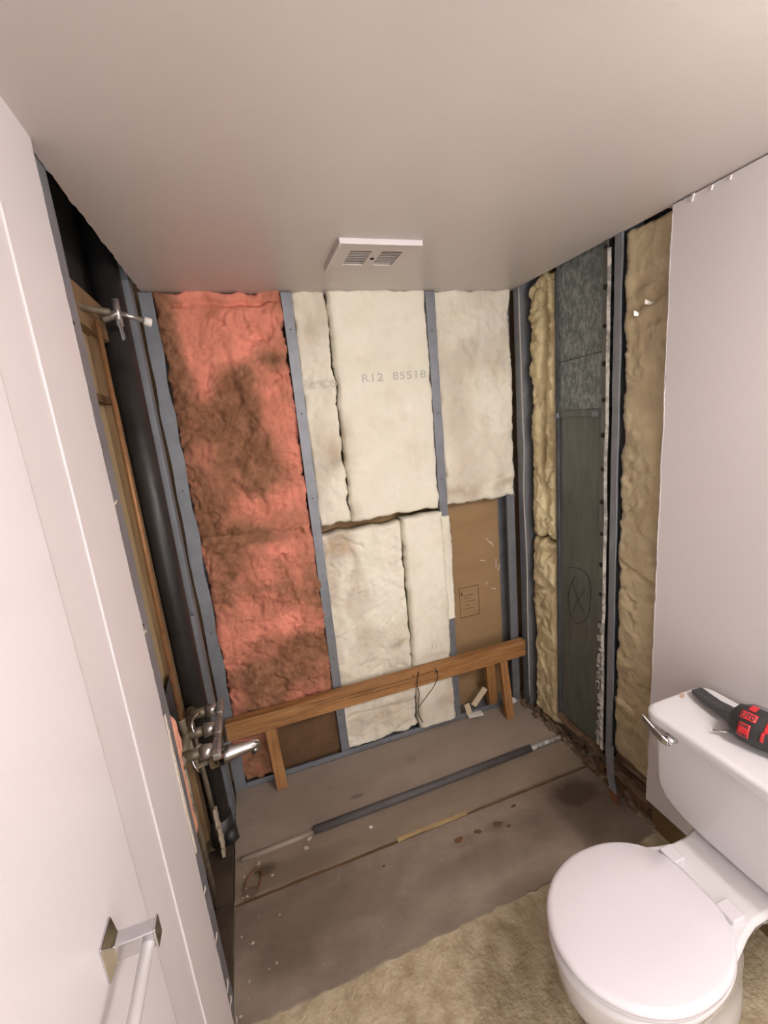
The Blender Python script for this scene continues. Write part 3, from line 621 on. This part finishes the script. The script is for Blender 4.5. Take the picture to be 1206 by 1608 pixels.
# supply lines and odd pieces below the valve
bm = bmesh.new(); tube(bm, [(-.05, -.525, .64), (-.05, -.50, .04)], .008, 10); tag(obj('supply_pipe', bm, brass, smooth=True), 'tarnished supply pipe running down from the near end of the valve', 'pipe')
bm = bmesh.new(); tube(bm, [(-.05, -.315, .64), (-.04, -.30, .04)], .008, 10); tag(obj('supply_pipe', bm, brass, smooth=True), 'tarnished supply pipe running down from the far end of the valve', 'pipe')
tag(obj('wood_lath', bx(-.095, -.08, -.60, -.57, .0, .62), wood_b), 'narrow brown lath at the foot of the left cavity', 'lath')
tag(obj('wood_sole', bx(-.095, -.005, -.80, -.27, .0, .035), dark_wood, bevel=.003), 'dark wooden sole plate at the foot of the left wall', 'plate')
bm = bmesh.new()
for i in range(8): obox(bm, (-.03 + .01 * fbm(i, 2), -.33 + .01 * fbm(i, 5), .08 + .025 * i), (.01, .03, .03), Matrix.Rotation(.4 * i, 3, 'X'))
tag(obj('mortar_drip', bm, crumb_m), 'pale lumpy mortar drip inside the lower left wall', 'mortar')
bm = bmesh.new(); tube(bm, [(-.02, -.22, .06), (-.012, -.245, .02)], .03, 12); tag(obj('drain_stub', bm, abs_m, smooth=True), 'short black drain stub at the foot of the left wall', 'drain')

# ------------------------------------------------------------------ exhaust vent in the ceiling
r = thing('exhaust_vent', (.77, -.335, H), 'square beige exhaust fan grille on the ceiling, hanging slightly open', 'vent')
X0, X1, Y0, Y1 = .620, .872, -.484, -.255
bm = bmesh.new(); g = [(.664, .732), (.764, .832)]; ya0, ya1 = -.428, -.312
box(bm, X0, X1, Y0, ya0, H - .012, H - .001); box(bm, X0, X1, ya1, Y1, H - .012, H - .001)
box(bm, X0, g[0][0], ya0, ya1, H - .012, H - .001); box(bm, g[0][1], g[1][0], ya0, ya1, H - .012, H - .001); box(bm, g[1][1], X1, ya0, ya1, H - .012, H - .001)
obj('frame', bm, vent_m, r)
bm = bmesh.new(); box(bm, X0 - .002, X1 + .002, Y0 - .004, Y0, H - .016, H); box(bm, X0 - .004, X0, Y0 - .004, Y1, H - .016, H); obj('rim_highlight', bm, trim_m, r, bevel=.0015)  # lighter paint puts the highlight on the near and left edges
obj('dark_backing', bx(.65, .845, -.44, -.30, H - .0025, H - .0005), vent_back_m, r)  # darker thin sheet behind the slats
for a, b in g:
    for k in range(9):
        y = ya0 + .004 + k * .0135; bm = bmesh.new(); obox(bm, ((a + b) / 2, y + .003, H - .008), (b - a, .0075, .0015), Matrix.Rotation(.5, 3, 'X')); obj('slat', bm, vent_m, r)
bm = bmesh.new(); tube(bm, [(.748, -.372, H - .0145), (.748, -.372, H - .011)], .0065, 14); obj('centre_hole', bm, black, r)

# ------------------------------------------------------------------ towel bar on the door
r = thing('towel_bar', (.045, -1.3, 1.02), 'white towel bar on chrome square brackets, fixed to the left door', 'towel bar')
def bracket(y, z):
    bm = bmesh.new()
    def rc(x, a, c, dy=0): return [(x, y + dy - a, z - c), (x, y + dy + a, z - c), (x, y + dy + a, z + c), (x, y + dy - a, z + c)]
    loft(bm, [rc(.042, .0175, .024), rc(.045, .0175, .024), rc(.052, .0085, .011), rc(.088, .008, .011), rc(.091, .008, .011)]); obj('bracket', bm, chrome, r, bevel=.0008, label='chrome bracket')
    bm = bmesh.new(); loft(bm, [rc(.091, .009, .013), rc(.094, .009, .013)]); obj('end_plate', bm, chrome, r, bevel=.0008)
bracket(-1.335, 1.047); bracket(-1.90, 1.047)
bm = bmesh.new(); tube(bm, [(.083, -1.338, 1.042), (.083, -1.90, 1.042)], .0068, 20); obj('rod', bm, mat('white_rod', [(.88, .86, .86)], 1, .25), r, smooth=True)

# ------------------------------------------------------------------ toilet
TY = -1.198
r = thing('toilet', (1.1, TY, 0), 'white two piece toilet with closed lid, standing against the right wall', 'toilet')
prof = [(.225, .680), (.222, .55), (.217, .465), (.19, .42), (.13, .398), (.06, .392)]
pts = [(1.284, TY + a, z) for a, z in prof] + [(1.284, TY - a, z) for a, z in prof[::-1]]
bm = bmesh.new(); prism(bm, pts, (.205, 0, 0))
for v in bm.verts:
    if v.co.x < 1.3: v.co.x += (.68 - v.co.z) * .03
obj('tank', bm, ceram, r, bevel=.022, seg=5, smooth=True)
def rrect(x0, x1, y0, y1, rad, z, n=8):
    out = []
    for cx, cy, a0 in ((x1 - rad, y1 - rad, 0), (x0 + rad, y1 - rad, 90), (x0 + rad, y0 + rad, 180), (x1 - rad, y0 + rad, 270)):
        for k in range(n + 1):
            a = math.radians(a0 + 90 * k / n); out.append((cx + rad * math.cos(a), cy + rad * math.sin(a), z))
    return out
bm = bmesh.new(); x0, x1, y0, y1 = 1.258, 1.502, TY - .243, TY + .243
loft(bm, [rrect(x0 + .008, x1, y0 + .008, y1 - .008, .035, .674), rrect(x0, x1, y0, y1, .04, .680), rrect(x0, x1, y0, y1, .04, .700), rrect(x0 + .004, x1 - .002, y0 + .004, y1 - .004, .038, .7075), rrect(x0 + .014, x1 - .012, y0 + .014, y1 - .014, .032, .712)])
obj('tank_lid', bm, ceram, r, smooth=True).modifiers.new('wn', 'WEIGHTED_NORMAL')
h_ = obj('flush_handle', (lambda b: (tube(b, [(1.288, TY + .165, .650), (1.262, TY + .165, .650)], [.017, .015], 18), b)[1])(bmesh.new()), chrome, r, smooth=True)
bm = bmesh.new(); loft(bm, [[(x, y, z - hh), (x + .006, y, z - hh), (x + .006, y, z + hh), (x, y, z + hh)] for x, y, z, hh in ((1.256, TY + .155, .646, .009), (1.252, TY + .17, .651, .012), (1.250, TY + .195, .662, .011), (1.247, TY + .225, .679, .011), (1.246, TY + .232, .683, .009))])
obj('lever', bm, chrome, h_, bevel=.002)
def egg(cx, af, ar, b, z, clip=9, n=72, ex=2.3, yo=0):
    out = []
    for k in range(n):
        a = 2 * math.pi * k / n; c, s = math.cos(a), math.sin(a)
        if c < 0: x = cx + af * c; y = b * s
        else:
            x = cx + ar * abs(c) ** (2 / ex); y = b * math.copysign(abs(s) ** (2 / ex), s)
        out.append((min(x, clip), TY + yo + y, z))
    return out
# bowl and pedestal
bm = bmesh.new()
loft(bm, [egg(1.03, .16, .30, .105, .0, 1.35), egg(1.03, .165, .30, .108, .02, 1.35), egg(1.03, .155, .30, .100, .06, 1.35), egg(1.02, .165, .30, .10, .13, 1.36), egg(1.0, .19, .30, .12, .20, 1.34),
          egg(.985, .20, .27, .140, .26, 1.26), egg(.978, .202, .24, .156, .31, 1.22), egg(.975, .205, .22, .164, .345, 1.19), egg(.975, .206, .215, .167, .36, 1.185), egg(.975, .200, .205, .162, .368, 1.18)])
obj('bowl', bm, ceram, r, smooth=True)
# rear deck, narrow at the seat and wider under the tank
bm = bmesh.new()
def deck(z, g):
    pr = [(1.06, .148), (1.10, .140), (1.14, .128), (1.18, .115), (1.22, .106), (1.27, .105), (1.34, .12), (1.48, .13)]
    return [(x, TY + w - g, z) for x, w in pr] + [(x, TY - w + g, z) for x, w in pr[::-1]]
loft(bm, [deck(.30, .05), deck(.34, .01), deck(.375, 0), deck(.385, .006), deck(.388, .012)])
obj('deck', bm, ceram, r, smooth=True, bevel=.004).modifiers.new('wn', 'WEIGHTED_NORMAL')
bm = bmesh.new(); loft(bm, [egg(.975, .200, .20, .164, .370, 1.170), egg(.975, .203, .20, .168, .375, 1.172), egg(.975, .201, .20, .166, .382, 1.170)]); obj('seat', bm, plast, r, smooth=True)
bm = bmesh.new(); loft(bm, [egg(.975, .201, .20, .167, .384, 1.170), egg(.975, .207, .20, .171, .389, 1.175), egg(.975, .207, .20, .171, .395, 1.175), egg(.975, .202, .20, .167, .401, 1.171), egg(.975, .19, .20, .158, .4045, 1.160), egg(.975, .10, .11, .08, .4065, 1.16)])
obj('seat_lid', bm, plast, r, smooth=True)
for y in (.072, -.072):
    bm = bx(1.165, 1.205, TY + y - .022, TY + y + .022, .385, .402); obj('hinge', bm, plast, r, bevel=.004, seg=3)

# ------------------------------------------------------------------ cordless tool on the tank lid
r = thing('cordless_tool', (1.42, -1.2, .712), 'black and red cordless multi tool lying on the toilet tank lid', 'tool')
Z0 = .712
def capr(c, d, rads, n=24):
    bm = bmesh.new(); d = Vector(d).normalized(); s_ = d.cross(Vector((0, 0, 1))).normalized(); u = s_.cross(d)
    loft(bm, [[tuple(Vector(c) + d * t + s_ * rs * math.cos(2 * math.pi * k / n) + u * ru * math.sin(2 * math.pi * k / n)) for k in range(n)] for (t, rs, ru) in rads]); return bm
TC = Vector((1.376, -1.160, Z0 + .046)); TD = Vector((.22, -1, 0)).normalized(); TS = TD.cross(Vector((0, 0, 1)))
obj('body', capr(TC, TD, [(-.038, .012, .012), (-.034, .026, .024), (-.024, .042, .039), (-.006, .050, .044), (.03, .051, .0455), (.06, .047, .044), (.10, .038, .038), (.18, .030, .032), (.26, .030, .032), (.28, .02, .02)]), rubber, r, smooth=True)
def on_body(a, ang, off=.0):
    """point on the drum: a along it, ang round it (0 = towards the front edge of the lid, 90 = up)"""
    q = math.radians(ang); return TC + TD * a + TS * (-(.0515 + off)) * math.cos(q) * -1 * SG + Vector((0, 0, 1)) * (.0455 + off) * math.sin(q)
SG = -1 if TS.x > 0 else 1
def patch(a0, a1, g0, g1, off0, off1, shrink=lambda a: 1):
    bm = bmesh.new(); na, ng = 5, 7; T = []; Bm = []
    for i in range(na + 1):
        ra = []; rb = []
        for k in range(ng + 1):
            a = a0 + (a1 - a0) * i / na; g = g0 + (g1 - g0) * k / ng
            ra.append(bm.verts.new(on_body(a, g, off1))); rb.append(bm.verts.new(on_body(a, g, off0)))
        T.append(ra); Bm.append(rb)
    for M_ in (T, Bm):
        for i in range(na):
            for k in range(ng): bm.faces.new((M_[i][k], M_[i][k + 1], M_[i + 1][k + 1], M_[i + 1][k]))
    for i in range(na):
        bm.faces.new((T[i][0], T[i + 1][0], Bm[i + 1][0], Bm[i][0])); bm.faces.new((T[i][ng], T[i + 1][ng], Bm[i + 1][ng], Bm[i][ng]))
    for k in range(ng):
        bm.faces.new((T[0][k], T[0][k + 1], Bm[0][k + 1], Bm[0][k])); bm.faces.new((T[na][k], T[na][k + 1], Bm[na][k + 1], Bm[na][k]))
    return bm
pnl = obj('side_panel', patch(-.005, .018, -8, 34, -.003, .0015), redp, r, smooth=True, label='red vented panel')
for k in range(4):
    obj('slot', patch(-.002 + k * .0048, .0008 + k * .0048, 22, 31, .001, .0022), rubber, pnl); obj('slot', patch(-.002 + k * .0048, .0008 + k * .0048, -5, 3, .001, .0022), rubber, pnl)
lb = obj('top_panel', patch(-.008, .024, 46, 70, -.003, .0018), redp, r, smooth=True, label='red lettered panel')
decal_text('lettering', 'UTD', .016, rubber, lb, lambda a, b: on_body(-.006 + a, 50 + b / .046 * 57.3, .0024), .80, .0006)
obj('red_tab', patch(.0, .014, 80, 112, -.003, .002), redp, r, smooth=True, label='red tab')
for (a, b, c, d_) in ((.040, .046, 0, 30), (.043, .050, 30, 62), (.047, .056, 62, 100), (.058, .064, 50, 100), (.050, .060, 50, 58)):
    obj('red_stripe', patch(a, b, c, d_, -.004, .001), redp, r, smooth=True)
obj('gear_cover', capr(TC + Vector((.028, 0, .022)), TD, [(-.02, .014, .012), (-.01, .022, .018), (.05, .022, .02), (.06, .016, .014)]), greyp, r, smooth=True)
# blade arm towards the far corner of the lid
bm = bmesh.new()
loft(bm, [[(x - w, y, z), (x + w, y - .004, z), (x + w, y - .004, z + t), (x - w, y, z + t)] for x, y, z, w, t in ((1.388, -1.135, Z0 + .014, .022, .034), (1.396, -1.10, Z0 + .016, .019, .026), (1.404, -1.06, Z0 + .016, .018, .018), (1.416, -1.02, Z0 + .014, .020, .014), (1.428, -.992, Z0 + .012, .019, .012), (1.433, -.984, Z0 + .011, .016, .010))])
obj('blade', bm, grey_b, r, bevel=.003, label='dark grey blade arm')
bm = bmesh.new(); tube(bm, [(1.35, -1.145, Z0 + .018), (1.318, -1.115, Z0 + .012)], .0038, 10); obj('steel_pin', bm, chrome_d, r, smooth=True)
# dust and marks on the lid
scrap('plaster_scrap', (1.392, -.975, .7135), (.022, .010, .002), Matrix.Rotation(.6, 3, 'Z'), mat('tan_dust', [(.45, .33, .24)], 1, .9), 'small tan scrap on the far corner of the toilet tank lid')

# ------------------------------------------------------------------ vanity lamp on the right wall, behind the frame
r = thing('vanity_light', (1.47, -2.02, 1.93), 'three globe vanity light bar on the right wall above the basin', 'lamp')
obj('backplate', bx(1.485, 1.511, -2.24, -1.68, 1.945, 2.025), chrome, r, bevel=.004)
glow = mat('lit_globe', [(1.0, .925, .885)], 1, .5, emit=GLOBE)
for g_ in GLOBE_POS:
    bm = bmesh.new(); tube(bm, [(1.486, g_[1], g_[2]), (1.36, g_[1], g_[2])], .018, 14); obj('socket', bm, chrome, r, smooth=True)
    bm = bmesh.new(); bmesh.ops.create_uvsphere(bm, u_segments=20, v_segments=12, radius=.05)
    for v in bm.verts: v.co += Vector(g_)
    obj('globe', bm, glow, r, smooth=True)
